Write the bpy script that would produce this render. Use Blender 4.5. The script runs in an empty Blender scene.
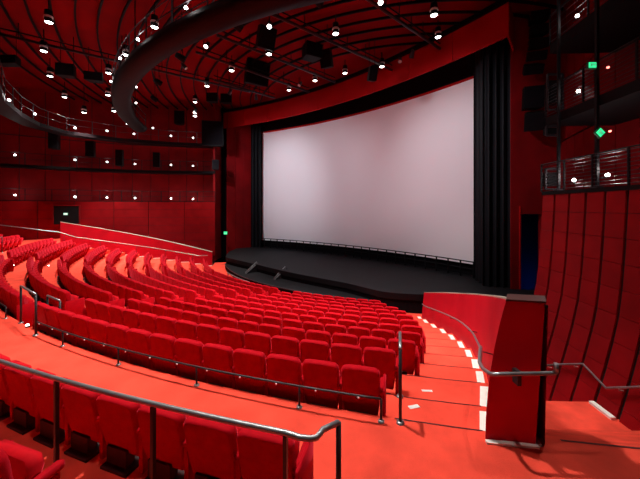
import bpy, math, random
from mathutils import Vector, Matrix
random.seed(7)
sc = bpy.context.scene
COL = sc.collection
RAD = math.radians

# ------------------------------------------------------------------ camera
F, EYE, HOR = 300.0, 2.6, 207.0          # focal length in px (640x479 frame), eye height, horizon row
cam = bpy.data.cameras.new('camera'); co = bpy.data.objects.new('camera', cam); COL.objects.link(co)
cam.sensor_width = 36.0; cam.lens = F/640*36; cam.shift_y = -(239.5-HOR)/640
co.location = (0, 0, EYE); co.rotation_euler = (RAD(90), 0, 0)
cam.clip_start = .05; cam.clip_end = 200
sc.camera = co
# ------------------------------------------------------------------ world, exposure
w = bpy.data.worlds.new('world'); sc.world = w; w.use_nodes = True
w.node_tree.nodes['Background'].inputs[0].default_value = (.35, .12, .14, 1)
w.node_tree.nodes['Background'].inputs[1].default_value = 0.0
vs = sc.view_settings
vs.view_transform = 'Standard'; vs.look = 'None'; vs.gamma = 1; vs.use_curve_mapping = False
vs.exposure = 0.0
PENDANT_W, SCREEN_W = 1500.0, 2000.0      # lamp powers
WARM, COOL = (1, .93, .84), (.87, .92, 1)

# ------------------------------------------------------------------ materials
MATS = {}
def mat(name, col, rough=.6, var=.12, scale=8.0, metal=0.0, bump=0.0, bscale=60.0, emit=0.0, spec=.5, sheen=0.0, ecol=None):
    m = bpy.data.materials.new(name); m.use_nodes = True
    nt = m.node_tree; b = nt.nodes['Principled BSDF']
    tc = nt.nodes.new('ShaderNodeTexCoord')
    n = nt.nodes.new('ShaderNodeTexNoise'); n.inputs['Scale'].default_value = scale; n.inputs['Detail'].default_value = 3
    nt.links.new(tc.outputs['Object'], n.inputs['Vector'])
    r = nt.nodes.new('ShaderNodeValToRGB')
    lo = [max(0, c*(1-var)) for c in col]; hi = [min(1, c*(1+var)) for c in col]
    r.color_ramp.elements[0].position = .3; r.color_ramp.elements[1].position = .7
    r.color_ramp.elements[0].color = (*lo, 1); r.color_ramp.elements[1].color = (*hi, 1)
    nt.links.new(n.outputs['Fac'], r.inputs['Fac']); nt.links.new(r.outputs['Color'], b.inputs['Base Color'])
    b.inputs['Roughness'].default_value = rough; b.inputs['Metallic'].default_value = metal
    b.inputs['Specular IOR Level'].default_value = spec
    if sheen:
        b.inputs['Sheen Weight'].default_value = sheen; b.inputs['Sheen Roughness'].default_value = .4
        b.inputs['Sheen Tint'].default_value = (1, .06, .11, 1)
    if bump:
        n2 = nt.nodes.new('ShaderNodeTexNoise'); n2.inputs['Scale'].default_value = bscale
        nt.links.new(tc.outputs['Object'], n2.inputs['Vector'])
        bp = nt.nodes.new('ShaderNodeBump'); bp.inputs['Strength'].default_value = bump; bp.inputs['Distance'].default_value = .02
        nt.links.new(n2.outputs['Fac'], bp.inputs['Height']); nt.links.new(bp.outputs['Normal'], b.inputs['Normal'])
    if emit:
        b.inputs['Emission Color'].default_value = (*(ecol or col), 1); b.inputs['Emission Strength'].default_value = emit
    MATS[name] = m
    return m
mat('carpet', (.80, .068, .040), .9, .16, 2.2, bump=.4, bscale=90, spec=.15)
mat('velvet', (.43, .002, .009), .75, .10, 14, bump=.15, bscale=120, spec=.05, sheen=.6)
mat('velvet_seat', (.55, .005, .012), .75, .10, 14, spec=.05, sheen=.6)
mat('seat_shell', (.035, .004, .006), .6, .15, 10, spec=.3)
mat('parapet_red', (.52, .003, .018), .6, .08, 1.5, spec=.15)
mat('panel_red', (.25, .002, .005), .7, .14, 1.3, bump=.1, bscale=30, spec=.12)
mat('wall_red', (.19, .002, .004), .7, .2, .8, spec=.12)
mat('header_red', (.40, .003, .005), .7, .12, .6, spec=.12)
mat('ceiling_red', (.23, .001, .003), .8, .12, .5, spec=.1)
mat('joint_black', (.010, .004, .005), .8, .1)
mat('black_paint', (.004, .0035, .0045), .65, .2, spec=.15)
mat('black_cloth', (.006, .005, .007), .9, .25, 6, spec=.08)
mat('drape', (.0055, .0055, .008), .6, .25, 5, spec=.2)
mat('stage_black', (.0055, .005, .007), .65, .2, 1.2, bump=.1, spec=.15)
mat('steel_grey', (.30, .31, .33), .38, .1, 20, metal=.75)
mat('steel_dark', (.030, .026, .032), .42, .2, 20, metal=.3)
mat('rail_black', (.009, .007, .009), .55, .2, 20, spec=.2)
mat('nosing', (.10, .006, .006), .8, .1)
mat('gantry_paint', (.009, .004, .006), .55, .15, 3, spec=.12)
mat('screen', (.92, .86, .90), .85, .015, .15, spec=.1)
mat('white_strip', (.85, .84, .80), .6, .06, 10)
mat('lamp_white', (.7, .7, .7), .45, .05)
mat('lens', (1, .97, .92), .4, .0, emit=12)
mat('globe', (1, .98, .95), .4, .0, emit=9)
mat('exit_green', (.03, .62, .24), .5, .0, emit=1.6)
mat('exit_pale', (.45, .75, .62), .5, .0, emit=1.6)
mat('exit_dark', (.02, .16, .07), .5, .1)
mat('red_led', (1, .15, .12), .5, .0, emit=6)
mat('cap_light', (.9, .85, .85), .5, .0)
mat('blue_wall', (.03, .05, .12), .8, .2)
mat('cap_grey', (.42, .36, .32), .6, .1, 6)
mat('wood_cap', (.07, .022, .02), .45, .15, 12)

# ------------------------------------------------------------------ mesh helpers
class MB:
    def __init__(s): s.v = []; s.f = []; s.sm = []
    def add(s, vs_, fs, sm=False):
        o = len(s.v); s.v += [tuple(p) for p in vs_]
        for q in fs: s.f.append(tuple(i+o for i in q)); s.sm.append(sm)
        return s
    def box(s, c, size, rz=0.0, rx=0.0, M=None):
        x, y, z = (k/2 for k in size)
        m = M if M is not None else Matrix.Rotation(rz, 3, 'Z') @ Matrix.Rotation(rx, 3, 'X')
        vs_ = [m @ Vector((a*x, b*y, d*z)) + Vector(c) for a, b, d in
               ((-1,-1,-1),(1,-1,-1),(1,1,-1),(-1,1,-1),(-1,-1,1),(1,-1,1),(1,1,1),(-1,1,1))]
        return s.add(vs_, ((0,3,2,1),(4,5,6,7),(0,1,5,4),(1,2,6,5),(2,3,7,6),(3,0,4,7)))
    def bar(s, a, b, wd, hd):                      # rectangular bar between two points
        a, b = Vector(a), Vector(b); d = b-a; L = d.length
        q = d.to_track_quat('Y', 'Z').to_matrix()
        return s.box((a+b)/2, (wd, L, hd), M=q)
    def tube(s, pts, r, n=8, caps=True):
        pts = [Vector(p) for p in pts]; k = len(pts); vs_ = []
        for i, p in enumerate(pts):
            d = (pts[min(i+1, k-1)]-pts[max(i-1, 0)])
            if d.length < 1e-9: d = Vector((0,0,1))
            d.normalize()
            up = Vector((0,0,1)) if abs(d.z) < .9 else Vector((0,1,0))
            x = d.cross(up).normalized(); y = x.cross(d)
            if abs(d.z) >= .9: x = Vector((1,0,0)); y = Vector((0,1,0))
            for j in range(n):
                a = 2*math.pi*j/n; vs_.append(p+x*(r*math.cos(a))+y*(r*math.sin(a)))
        fs = [(i*n+j, i*n+(j+1) % n, (i+1)*n+(j+1) % n, (i+1)*n+j) for i in range(k-1) for j in range(n)]
        s.add(vs_, fs, True)
        if caps:
            o = len(s.v)-k*n
            s.f.append(tuple(o+j for j in range(n))); s.sm.append(False)
            s.f.append(tuple(o+(k-1)*n+j for j in reversed(range(n)))); s.sm.append(False)
        return s
    def lathe(s, prof, n=12, loc=(0,0,0), M=None):  # prof: (r, z)
        vs_ = []; m = M or Matrix.Identity(3)
        for r, z in prof:
            for j in range(n):
                a = 2*math.pi*j/n; vs_.append(m @ Vector((r*math.cos(a), r*math.sin(a), z))+Vector(loc))
        k = len(prof)
        return s.add(vs_, [(i*n+j, i*n+(j+1) % n, (i+1)*n+(j+1) % n, (i+1)*n+j) for i in range(k-1) for j in range(n)], True)
    def prism(s, poly, z0, z1):
        n = len(poly); vs_ = [(x, y, z0) for x, y in poly]+[(x, y, z1) for x, y in poly]
        return s.add(vs_, [tuple(range(n-1, -1, -1)), tuple(range(n, 2*n))]+[(i, (i+1) % n, n+(i+1) % n, n+i) for i in range(n)])
    def strip(s, A, B, sm=False):                  # quads between two point rows
        n = len(A)
        return s.add(list(A)+list(B), [(i, i+1, n+i+1, n+i) for i in range(n-1)], sm)
    def loops(s, rings, closed=True, caps=True, sm=True):
        n = len(rings[0]); vs_ = [p for r in rings for p in r]
        e = n if closed else n-1
        s.add(vs_, [(i*n+j, i*n+(j+1) % n, (i+1)*n+(j+1) % n, (i+1)*n+j) for i in range(len(rings)-1) for j in range(e)], sm)
        if caps:
            o = len(s.v)-len(vs_); k = len(rings)
            s.f.append(tuple(o+j for j in reversed(range(n)))); s.sm.append(False)
            s.f.append(tuple(o+(k-1)*n+j for j in range(n))); s.sm.append(False)
        return s
    def mesh(s, name, m):
        me = bpy.data.meshes.new(name); me.from_pydata(s.v, [], s.f); me.update()
        me.polygons.foreach_set('use_smooth', s.sm)
        me.materials.append(MATS[m]); return me
    def build(s, name, m, parent=None, fix=True):
        me = s.mesh(name, m)
        if fix:
            import bmesh
            bm = bmesh.new(); bm.from_mesh(me); bmesh.ops.recalc_face_normals(bm, faces=bm.faces); bm.to_mesh(me); bm.free()
        return obj(name, me, parent)
def obj(name, me, parent=None, M=None):
    o = bpy.data.objects.new(name, me); COL.objects.link(o)
    if parent: o.parent = parent
    if M is not None: o.matrix_basis = M
    return o
def tag(o, label=None, cat=None, group=None, kind=None):
    if label: o['label'] = label
    if cat: o['category'] = cat
    if group: o['group'] = group
    if kind: o['kind'] = kind
    return o
def thing(name, label, cat, loc=(0,0,0), rz=0, group=None):
    o = bpy.data.objects.new(name, None); COL.objects.link(o)
    o.empty_display_size = .1; o.location = loc; o.rotation_euler = (0, 0, rz)
    return tag(o, label, cat, group)
ORD = ['zeroth','first','second','third','fourth','fifth','sixth','seventh','eighth','ninth','tenth','eleventh','twelfth',
       'thirteenth','fourteenth','fifteenth','sixteenth','seventeenth','eighteenth','nineteenth','twentieth']
def ordn(n): return ORD[n] if n <= 20 else ('twenty-'+ORD[n-20] if n < 30 else 'thirtieth')

# ------------------------------------------------------------------ the hall: everything is concentric about C
C = (7.0, 30.0)
AX = RAD(41.0)                                   # direction of the house axis
def P(R, th, z=0.0):
    t = RAD(th); return (C[0]-R*math.sin(t), C[1]-R*math.cos(t), z)
def polar(x, y): return math.hypot(C[0]-x, C[1]-y), math.degrees(math.atan2(C[0]-x, C[1]-y))
ax_a = (-math.sin(AX), -math.cos(AX)); ax_b = (math.cos(AX), -math.sin(AX))
def mirror(x, y):
    dx, dy = x-C[0], y-C[1]; A = dx*ax_a[0]+dy*ax_a[1]; B = dx*ax_b[0]+dy*ax_b[1]
    return C[0]+A*ax_a[0]-B*ax_b[0], C[1]+A*ax_a[1]-B*ax_b[1]
def sight(u, v, z):                               # place something of known height seen along a line of sight
    d = F*(EYE-z)/(v-HOR); return ((u-320)/F*d, d, z)
def proj(x, y, z): return 320+F*x/y, HOR+F*(EYE-z)/y
def interp(xs, ys, x):
    if x <= xs[0]: return ys[0]
    for i in range(1, len(xs)):
        if x <= xs[i]:
            t = (x-xs[i-1])/(xs[i]-xs[i-1]); return ys[i-1]+t*(ys[i]-ys[i-1])
    return ys[-1]

NR, PITCH, R1 = 11, .95, 26.95
RB = [R1-PITCH*k for k in range(NR)]
ZTOP = [.52, .345, .11, -.11, -.33, -.53, -.73, -.93, -1.13, -1.32, -1.51]
SEAT_H = .82
ZF = [z-SEAT_H for z in ZTOP]
FLOOR_LOW = -2.42
EDGE = [13.36, 12.9, 12.03, 11.56, 11.15, 11.1, 11.21, 11.56, 12.18, 13.5, 14.4]
A0, A1, B0, B1, LEFT = 29.45, 31.4, 51.5, 53.8, 69.6
# curve of the stair side wall at its foot, seen from the cross aisle down to the stage
BASE = [(1.95,3.56),(2.32,4.23),(2.78,5.08),(3.14,5.9),(3.55,6.9),(3.85,7.86),(4.06,8.74),(4.2,9.66),(4.3,10.6),(4.33,11.5),(4.35,12.4),(4.42,13.4)]
bp = sorted(polar(*p) for p in BASE)
BR, BT = [p[0] for p in bp], [p[1] for p in bp]
def th_wall(R): return interp(BR, BT, R)
def th_left(R): return 2*math.degrees(AX)-th_wall(R)
def zfloor(R):
    if R > R1+.05: return 0.0
    k = int((R1+.05-R)/PITCH); return ZF[k] if k < NR and R > RB[-1]-.9 else FLOOR_LOW
def arc(R, t0, t1, z, n=None):
    n = n or max(4, int(abs(t1-t0)*1.2)+2)
    return [P(R, t0+(t1-t0)*i/(n-1), z) for i in range(n)]
def sector(mb, Ri, Ro, t0, t1, z, zb, n=None):    # solid annular sector
    n = n or max(6, int(abs(t1-t0)*.8)+2)
    a, b = arc(Ri, t0, t1, z, n), arc(Ro, t0, t1, z, n); a2, b2 = arc(Ri, t0, t1, zb, n), arc(Ro, t0, t1, zb, n)
    mb.strip(a, b).strip(a2, a).strip(b, b2).add([a[0], b[0], b2[0], a2[0]], [(0,1,2,3)]).add([a[-1], b[-1], b2[-1], a2[-1]], [(0,1,2,3)])
    return mb

# ------------------------------------------------------------------ floor: cross aisle, raked steps, stairs
floor = sector(MB(), R1+.05, 36, -14, 84, 0, -.6).build('floor', 'carpet'); tag(floor, kind='structure')
for k in range(NR):
    Ri = RB[k+1]+.05 if k < NR-1 else RB[k]-.9
    Ro = RB[k]+.05
    n = 40; t0a, t1a, t0b, t1b = th_wall(Ri)-.35, th_left(Ri)+.35, th_wall(Ro)-.35, th_left(Ro)+.35
    a = [P(Ri, t0a+(t1a-t0a)*i/(n-1), ZF[k]) for i in range(n)]; b = [P(Ro, t0b+(t1b-t0b)*i/(n-1), ZF[k]) for i in range(n)]
    lo = lambda q, d: [(x, y, z-d) for x, y, z in q]
    mb = MB().strip(a, b).strip(lo(a, .5), a)
    mb.build('step', 'carpet', floor)
sector(MB(), 14.2, RB[-1]-.7, 6.5, 80, FLOOR_LOW, FLOOR_LOW-.3).build('front_aisle', 'carpet', floor)
for sgn in (0, 1):                                # pale strips on the step ends along both side walls
    for k in range(NR):
        Ro, Ri = RB[k]+.02, (RB[k+1] if k < NR-1 else RB[k]-.9)+.21
        pts = []
        for R, off in ((Ro, -.065), (Ri, -.065), (Ri, .065), (Ro, .065)):
            t = th_wall(R)+math.degrees(off/R); p = P(R, t)
            pts.append(mirror(p[0], p[1]) if sgn else (p[0], p[1]))
        MB().prism(pts, ZF[k]+.002, ZF[k]+.03).build('edge_strip', 'white_strip', floor)
for k in range(-1, NR-1):                         # dark nosings on the stair edges
    R = RB[k+1]+.05; z = ZF[k]+.004 if k >= 0 else .004
    MB().strip(arc(R-.004, th_wall(R)+.1, EDGE[max(k, 0)]-.35, z, 6), arc(R+.016, th_wall(R)+.1, EDGE[max(k, 0)]-.35, z, 6)).strip(arc(R-.004, th_wall(R)+.1, EDGE[max(k, 0)]-.35, z-.03, 6), arc(R-.004, th_wall(R)+.1, EDGE[max(k, 0)]-.35, z, 6)).build('nosing', 'nosing', floor, fix=False)
MB().strip(arc(R1+.045, -12, 9.2, .004), arc(R1+.07, -12, 9.2, .004)).strip(arc(R1+.045, -12, 9.2, -.03), arc(R1+.045, -12, 9.2, .004)).build('nosing', 'nosing', floor, fix=False)
# raised platform of the row in front of the camera
sector(MB(), 29.27, 33, 16.9, 45, .37, -.1).build('platform', 'carpet', floor)
# wide exit stairs beside the side wall
zz = 0.0; R = R1+.05
for i in range(11):
    zz -= .21
    sector(MB(), R-.33, R, -12, th_wall(R-.33)-1.15, zz, zz-.4).build('exit_step', 'carpet', floor); R -= .33
sector(MB(), R-.02, R+.01, -12, th_wall(R)-1.2, zz-.001, zz-.3)
RL = R-.95
sector(MB(), RL, R, -12, th_wall(RL)-1.2, zz-.01, zz-.4).build('landing', 'carpet', floor)
R = RL; z2 = zz
for i in range(9):
    z2 -= .23
    sector(MB(), R-.31, R, -12, th_wall(R-.31)-1.25, z2, z2-.4).build('exit_step', 'carpet', floor); R -= .31
ZLAND = zz

# ------------------------------------------------------------------ side walls of the stairs (right and its mirror on the left)
def smooth(pts, n):
    out = []; m = len(pts)
    for i in range(n):
        s = i/(n-1)*(m-1); k = min(int(s), m-2); t = s-k
        p0, p1, p2, p3 = (Vector(pts[max(0, min(m-1, j))]) for j in (k-1, k, k+1, k+2))
        out.append(.5*((2*p1)+(p2-p0)*t+(2*p0-5*p1+4*p2-p3)*t*t+(3*p1-p0-3*p2+p3)*t**3))
    return out
def side_wall(name, mir, label):
    n = 36
    base = smooth([(x, y, 0) for x, y in BASE], n)
    inn_b, inn_t, out_t, out_b = [], [], [], []
    for i, p in enumerate(base):
        t = i/(n-1); d = (base[min(i+1, n-1)]-base[max(i-1, 0)]).normalized(); nrm = Vector((d.y, -d.x, 0))   # outward
        R, th = polar(p.x, p.y)
        y0, y1 = 3.56, 13.4
        zt = 1.50+(-1.22-1.50)*((p.y-y0)/(y1-y0))
        h = zt-zfloor(R); lean = .13*h
        p = p+nrm*.075; q = [p, p+nrm*lean, p+nrm*(lean+.30-.0*t), p+nrm*(.42)]
        q = [Vector((*(mirror(v.x, v.y) if mir else (v.x, v.y)), 0)) for v in q]
        inn_b.append((q[0].x, q[0].y, min(zfloor(R)-.5, -.5))); inn_t.append((q[1].x, q[1].y, zt))
        out_t.append((q[2].x, q[2].y, zt)); out_b.append((q[3].x, q[3].y, -4.4))
    mb = MB(); mb.strip(inn_b, inn_t, True).strip(out_t, out_b, True)
    mb.strip(inn_t, out_t).add([inn_b[-1], inn_t[-1], out_t[-1], out_b[-1]], [(0,1,2,3)])
    wl = mb.build(name, 'parapet_red'); tag(wl, label, kind='structure')
    up = lambda q, dz: [(x, y, z+dz) for x, y, z in q]
    cp = MB(); cp.strip(up(inn_t, .03), up(out_t, .03)).strip(up(inn_t, -.005), up(inn_t, .03)).strip(up(out_t, .03), up(out_t, -.005))
    cp.build('wall_cap', 'cap_grey', wl)
    return wl
wr = side_wall('wall_stair_right', False, 'bright red curved side wall of the right-hand stairs')
wl_ = side_wall('wall_stair_left', True, 'bright red sloping side wall by the far left stairs')
# the leaning end pier of the right side wall, standing on the cross aisle
pier = thing('wall_pier', 'tall dark red leaning end pier of stair side wall on the cross aisle', 'pier', (1.86, 3.34, 0))
def pier_mb(z0, z1, g=0.0):
    def ring(z):
        t = z/1.62
        # front face towards the camera, rear face tied into the side wall
        a = Vector((1.84+.25*t*t-g, 3.34-g, z)); b = Vector((2.34+.11*t+g, 3.26-g, z)); c = Vector((2.47+.13*t+g, 3.46+g, z)); d = Vector((1.97+.27*t*t-g, 3.54+g, z))
        o = Vector((1.86, 3.34, 0)); return [tuple(p-o) for p in (a, b, c, d)]
    k = 7; return MB().loops([ring(z0+(z1-z0)*i/(k-1)) for i in range(k)], sm=False)
pier_mb(.0, 1.555).build('pier_body', 'parapet_red', pier)
pier_mb(1.555, 1.575, .008).build('pier_cap', 'wood_cap', pier)
MB().bar((-.03, -.035, .014), (.50, -.10, .014), .05, .022).build('base_strip', 'white_strip', pier)
MB().bar((.515, -.09, .014), (.575, .30, .014), .06, .022).build('base_strip', 'white_strip', pier)

# curved handrail on the right side wall
hr = thing('stair_handrail', 'grey curved tubular handrail along the right-hand stair wall', 'handrail', (1.9, 3.5, 0))
pts = []
bs = smooth([(x, y, 0) for x, y in BASE], 30)
for i in range(27, -1, -1):
    p = bs[i]; d = (bs[min(i+1, 29)]-bs[max(i-1, 0)]).normalized(); nrm = Vector((d.y, -d.x, 0))
    zs = interp([3.4,4.3,5.2,6.1,7.0,7.9,8.8,9.7,10.6,11.5,12.4], [-.0]+ZF[1:], p.y)+.84
    if p.y < 4.6: zs = .74+(zs-.74)*max(0, (p.y-3.56))/1.04*.6
    q = p-nrm*.05; pts.append((q.x-1.9, q.y-3.5, zs))
pts += [(1.87-1.9, 3.44-3.5, .745), (1.825-1.9, 3.28-3.5, .80), (1.82-1.9, 3.21-3.5, .815), (1.84-1.9, 3.17-3.5, .83), (1.90-1.9, 3.15-3.5, .845), (2.42-1.9, 3.13-3.5, .865), (2.46-1.9, 3.13-3.5, .87)]
MB().tube(pts, .022, 8).build('rail_tube', 'steel_grey', hr)
MB().tube([(.55, -.37, .87), (.565, -.37, .89), (.565, -.37, .97)], .024, 8).build('rail_end', 'steel_grey', hr)
MB().box((.20, -.30, .79), (.04, .09, .15)).build('bracket', 'steel_dark', hr)
for i in (3, 9, 15, 21):
    a = Vector(pts[i]); p = bs[27-i]; d = (bs[min(28-i, 29)]-bs[26-i]).normalized(); nrm = Vector((d.y, -d.x, 0))
    MB().tube([a, a-Vector((0,0,.06)), a-Vector((0,0,.08))+nrm*.2], .009, 6).build('bracket', 'steel_dark', hr)
hl = thing('stair_handrail', 'thin grey handrail along the far left red side wall', 'handrail', (*mirror(3.0, 6.0), 0))
ol = Vector(hl.location); q2 = []
for i in range(0, 29):
    p = bs[i]; d = (bs[min(i+1, 29)]-bs[max(i-1, 0)]).normalized(); nrm = Vector((d.y, -d.x, 0)); q = p-nrm*.03
    x, y = mirror(q.x, q.y); q2.append(Vector((x, y, interp([3.4,4.3,5.2,6.1,7.0,7.9,8.8,9.7,10.6,11.5,12.4], [0]+ZF[1:], p.y)+.88))-ol)
q2 = [q2[0]+Vector((-2.2, -2.6, .77))]+q2
MB().tube(q2, .03, 6).build('rail_tube', 'steel_grey', hl)
for i in (2, 8, 14, 20, 26):
    MB().tube([q2[i], q2[i]-Vector((0,0,.85))], .015, 6).build('rail_post', 'steel_dark', hl)

# ------------------------------------------------------------------ right panelled wall
WT = Vector((.05, 1, 0)).normalized(); WN = Vector((1, -.05, 0))
W0 = Vector((6.9, 7.54, 0))
PZ = [-4.6, -3.4, -2.3, -1.5, -.7, -.15, .6, 1.4, 2.3, 3.1]
PO = [-.75, -.33, 0, .235, .437, .55, .64, .70, .755, .79]
def wpt(s, z, off=0.0):
    p = W0+WT*s+WN*(interp(PZ, PO, z)+off); return (p.x, p.y, z)
S0, S1, SP = -6.2, 3.1, .62
zs_ = [-4.6+i*.35 for i in range(23)]; zs_[-1] = 3.1
mb = MB().strip([wpt(S0, z, .06) for z in zs_], [wpt(S1, z, .06) for z in zs_], True)
mb.strip([wpt(S1, z, .06) for z in zs_], [wpt(S1+.02, z, .5) for z in zs_])
wallR = mb.build('wall_right', 'joint_black', fix=False); tag(wallR, 'concave dark red panelled wall on the right under the gallery', kind='structure')
ph = .64; zrow = [3.08-ph*i for i in range(13)]
nS = int((S1-S0)/SP)
for i in range(nS):
    s1 = S1-i*SP; s0 = s1-SP
    g = .044; jig = .0
    for j in range(12):
        zt, zb = zrow[j]-.006, zrow[j+1]+.006
        if zb < -4.6: continue
        a = random.uniform(-.004, .004); zz3 = [zb+(zt-zb)*t for t in (0, .5, 1)]
        fr = [[wpt(s0+g, z, a), wpt(s1-g, z, a)] for z in zz3]; bk = [[wpt(s0+g, z, .05), wpt(s1-g, z, .05)] for z in zz3]
        m = MB().strip([r[0] for r in fr], [r[1] for r in fr]).strip([r[0] for r in bk], [r[0] for r in fr]).strip([r[1] for r in fr], [r[1] for r in bk])
        m.strip(fr[2], bk[2]).strip(bk[0], fr[0]); m.build('panel', 'panel_red', wallR)
MB().prism([wpt(s, ZLAND, -.02+o)[:2] for s, o in ((-.62, -.13), (-.02, -.13), (-.02, -.01), (-.62, -.01))], ZLAND-.012, ZLAND+.05).build('edge_strip', 'white_strip', wallR)
# handrail on the panelled wall
hw = thing('wall_handrail', 'thin grey cranked handrail fixed to the panelled right wall', 'handrail', wpt(0, -1.8))
ow = Vector(hw.location)
hp = []
for u, v in ((541, 366), (556, 364.5), (583, 364), (606, 388), (640, 387), (672, 386)):
    z = -1.6
    for _ in range(8):
        off = -.12; best = None
        lo_, hi_ = S0, S1
        for _b in range(40):
            mid = (lo_+hi_)/2; x, y, _z = wpt(mid, z, off)
            if 320+F*x/y > u: lo_ = mid
            else: hi_ = mid
        x, y, _z = wpt(lo_, z, off); z = EYE-(v-HOR)*y/F
    hp.append(Vector((x, y, z)))
MB().tube([p-ow for p in hp], .026, 8).build('rail_tube', 'steel_grey', hw)
for i, t in ((0, .5), (1, .7), (3, .4), (4, .3)):
    p = hp[i].lerp(hp[i+1], t); MB().tube([p-ow, p-ow-Vector((0,0,.06)), p-ow+Vector((.14, 0, -.08))], .016, 6).build('bracket', 'lamp_white', hw)

# ------------------------------------------------------------------ left panelled wall
LW = [(-9.8,28.0),(-12.6,27.9),(-15.6,27.3),(-18.2,26.5),(-20.7,25.3),(-24.6,22.8),(-28.5,18.5),(-30.5,12)]
ZT = 3.1
wallL = MB().strip([(x, y+.08, -3) for x, y in LW], [(x, y+.08, ZT) for x, y in LW]).build('wall_left', 'joint_black', fix=False)
tag(wallL, 'far left red wall of long horizontal panels below the gallery', kind='structure')
for i in range(len(LW)-1):
    a, b = Vector((*LW[i], 0)), Vector((*LW[i+1], 0)); L = (b-a).length; t = (b-a)/L
    k = max(1, round(L/2.9)); pl = L/k
    nrm = Vector((-t.y, t.x, 0)) * -1
    if nrm.y > 0: nrm = -nrm
    for j in range(k):
        for r in range(7):
            zt, zb = ZT-.03-r*.72, ZT-.03-(r+1)*.72+.022
            if i == 3 and r in (2,) and False: continue
            c = a+t*(pl*(j+.5)); rz = math.atan2(t.y, t.x)
            MB().box((c.x, c.y, (zt+zb)/2), (pl-.04, .05+random.uniform(0, .02), zt-zb), rz).build('panel', 'panel_red', wallL)

# ------------------------------------------------------------------ enclosing walls behind the galleries
def plan_wall(name, pts, z0, z1, m, label):
    o = MB().strip([(x, y, z0) for x, y in pts], [(x, y, z1) for x, y in pts]).build(name, m, fix=False)
    return tag(o, label, kind='structure')
LB = [(-9.8,29.4),(-13,29.3),(-16.2,28.8),(-19.2,27.9),(-22.0,26.4),(-26,23.8),(-30,19.5),(-32,12)]
wgl = plan_wall('wall_gallery_left', LB, 2.8, 13.2, 'joint_black', 'dark red upper wall behind the left galleries')
for i in range(len(LB)-1):
    a, b = Vector((*LB[i], 0)), Vector((*LB[i+1], 0)); L = (b-a).length; t = (b-a)/L; rz = math.atan2(t.y, t.x)
    k = max(1, round(L/1.7)); pl = L/k
    for j in range(k):
        c = a+t*(pl*(j+.5))
        for z0, z1 in ((3.1, 5.85), (5.9, 8.45), (8.5, 12.9)):
            MB().box((c.x, c.y-.05, (z0+z1)/2), (pl-.05, .06, z1-z0-.03), rz).build('panel', 'wall_red', wgl)
plan_wall('wall_back', [(-32,12),(-31,-8),(16,-8),(16,8)], -1, 13.2, 'wall_red', 'plain dark red wall behind the camera')
# right: red wall with a doorway beside the screen, and the wall behind the right galleries
WRp = [(9.62,15.1),(10.05,15.05),(11.05,14.9),(11.9,14.8)]
wpr = thing('wall_proscenium_right', 'dark red wall with doorway right of the black drapes', 'wall', (9.62,15.1,-2.4)); tag(wpr, kind='structure'); del wpr['category']
def rel(pts, o): return [(x-o[0], y-o[1], z-o[2]) for x, y, z in pts]
o_ = (9.62,15.1,-2.4)
for (a, b), z0, z1 in (((0,1), -2.4, 13.2), ((1,2), 2.25, 13.2), ((2,3), -2.4, 13.2)):
    pa, pb = WRp[a], WRp[b]
    MB().prism([(pa[0]-o_[0], pa[1]-o_[1]), (pb[0]-o_[0], pb[1]-o_[1]), (pb[0]-o_[0], pb[1]+.3-o_[1]), (pa[0]-o_[0], pa[1]+.3-o_[1])], z0+2.4, z1+2.4).build('wall_panel', 'wall_red', wpr)
MB().box((.40, -.05, 2.6), (.06, .1, 4.9)).build('door_jamb', 'header_red', wpr)
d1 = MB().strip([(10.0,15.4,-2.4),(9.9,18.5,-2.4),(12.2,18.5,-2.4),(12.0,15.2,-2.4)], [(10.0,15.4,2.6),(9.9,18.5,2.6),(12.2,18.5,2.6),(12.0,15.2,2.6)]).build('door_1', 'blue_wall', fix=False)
tag(d1, 'dark doorway with dim blue light right of the stage', kind='structure')
bl = bpy.data.lights.new('backstage_light', 'POINT'); bl.energy = 7; bl.color = (.05, .2, 1); bl.shadow_soft_size = .1
blo = bpy.data.objects.new('backstage_light', bl); COL.objects.link(blo); blo.location = (10.9, 17.6, -1.9)
wgr = plan_wall('wall_gallery_right', [(11.9,14.8),(10.6,11.5),(10.2,7),(10.4,2),(11.5,-4),(16,-8)], 2.8, 13.2, 'joint_black', 'dark red upper wall behind the right galleries')
gp = [(11.9,14.8),(10.6,11.5),(10.2,7),(10.4,2)]
for i in range(3):
    a, b = Vector((*gp[i], 0)), Vector((*gp[i+1], 0)); L = (b-a).length; t = (b-a)/L; rz = math.atan2(t.y, t.x); k = max(1, round(L/1.0)); pl = L/k
    for j in range(k):
        c = a+t*(pl*(j+.5))
        for z0, z1 in ((3.1, 5.75), (5.8, 8.4), (8.45, 12.9)):
            MB().box((c.x-.05, c.y, (z0+z1)/2), (pl-.05, .06, z1-z0-.03), rz).build('panel', 'wall_red', wgr)
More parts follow.
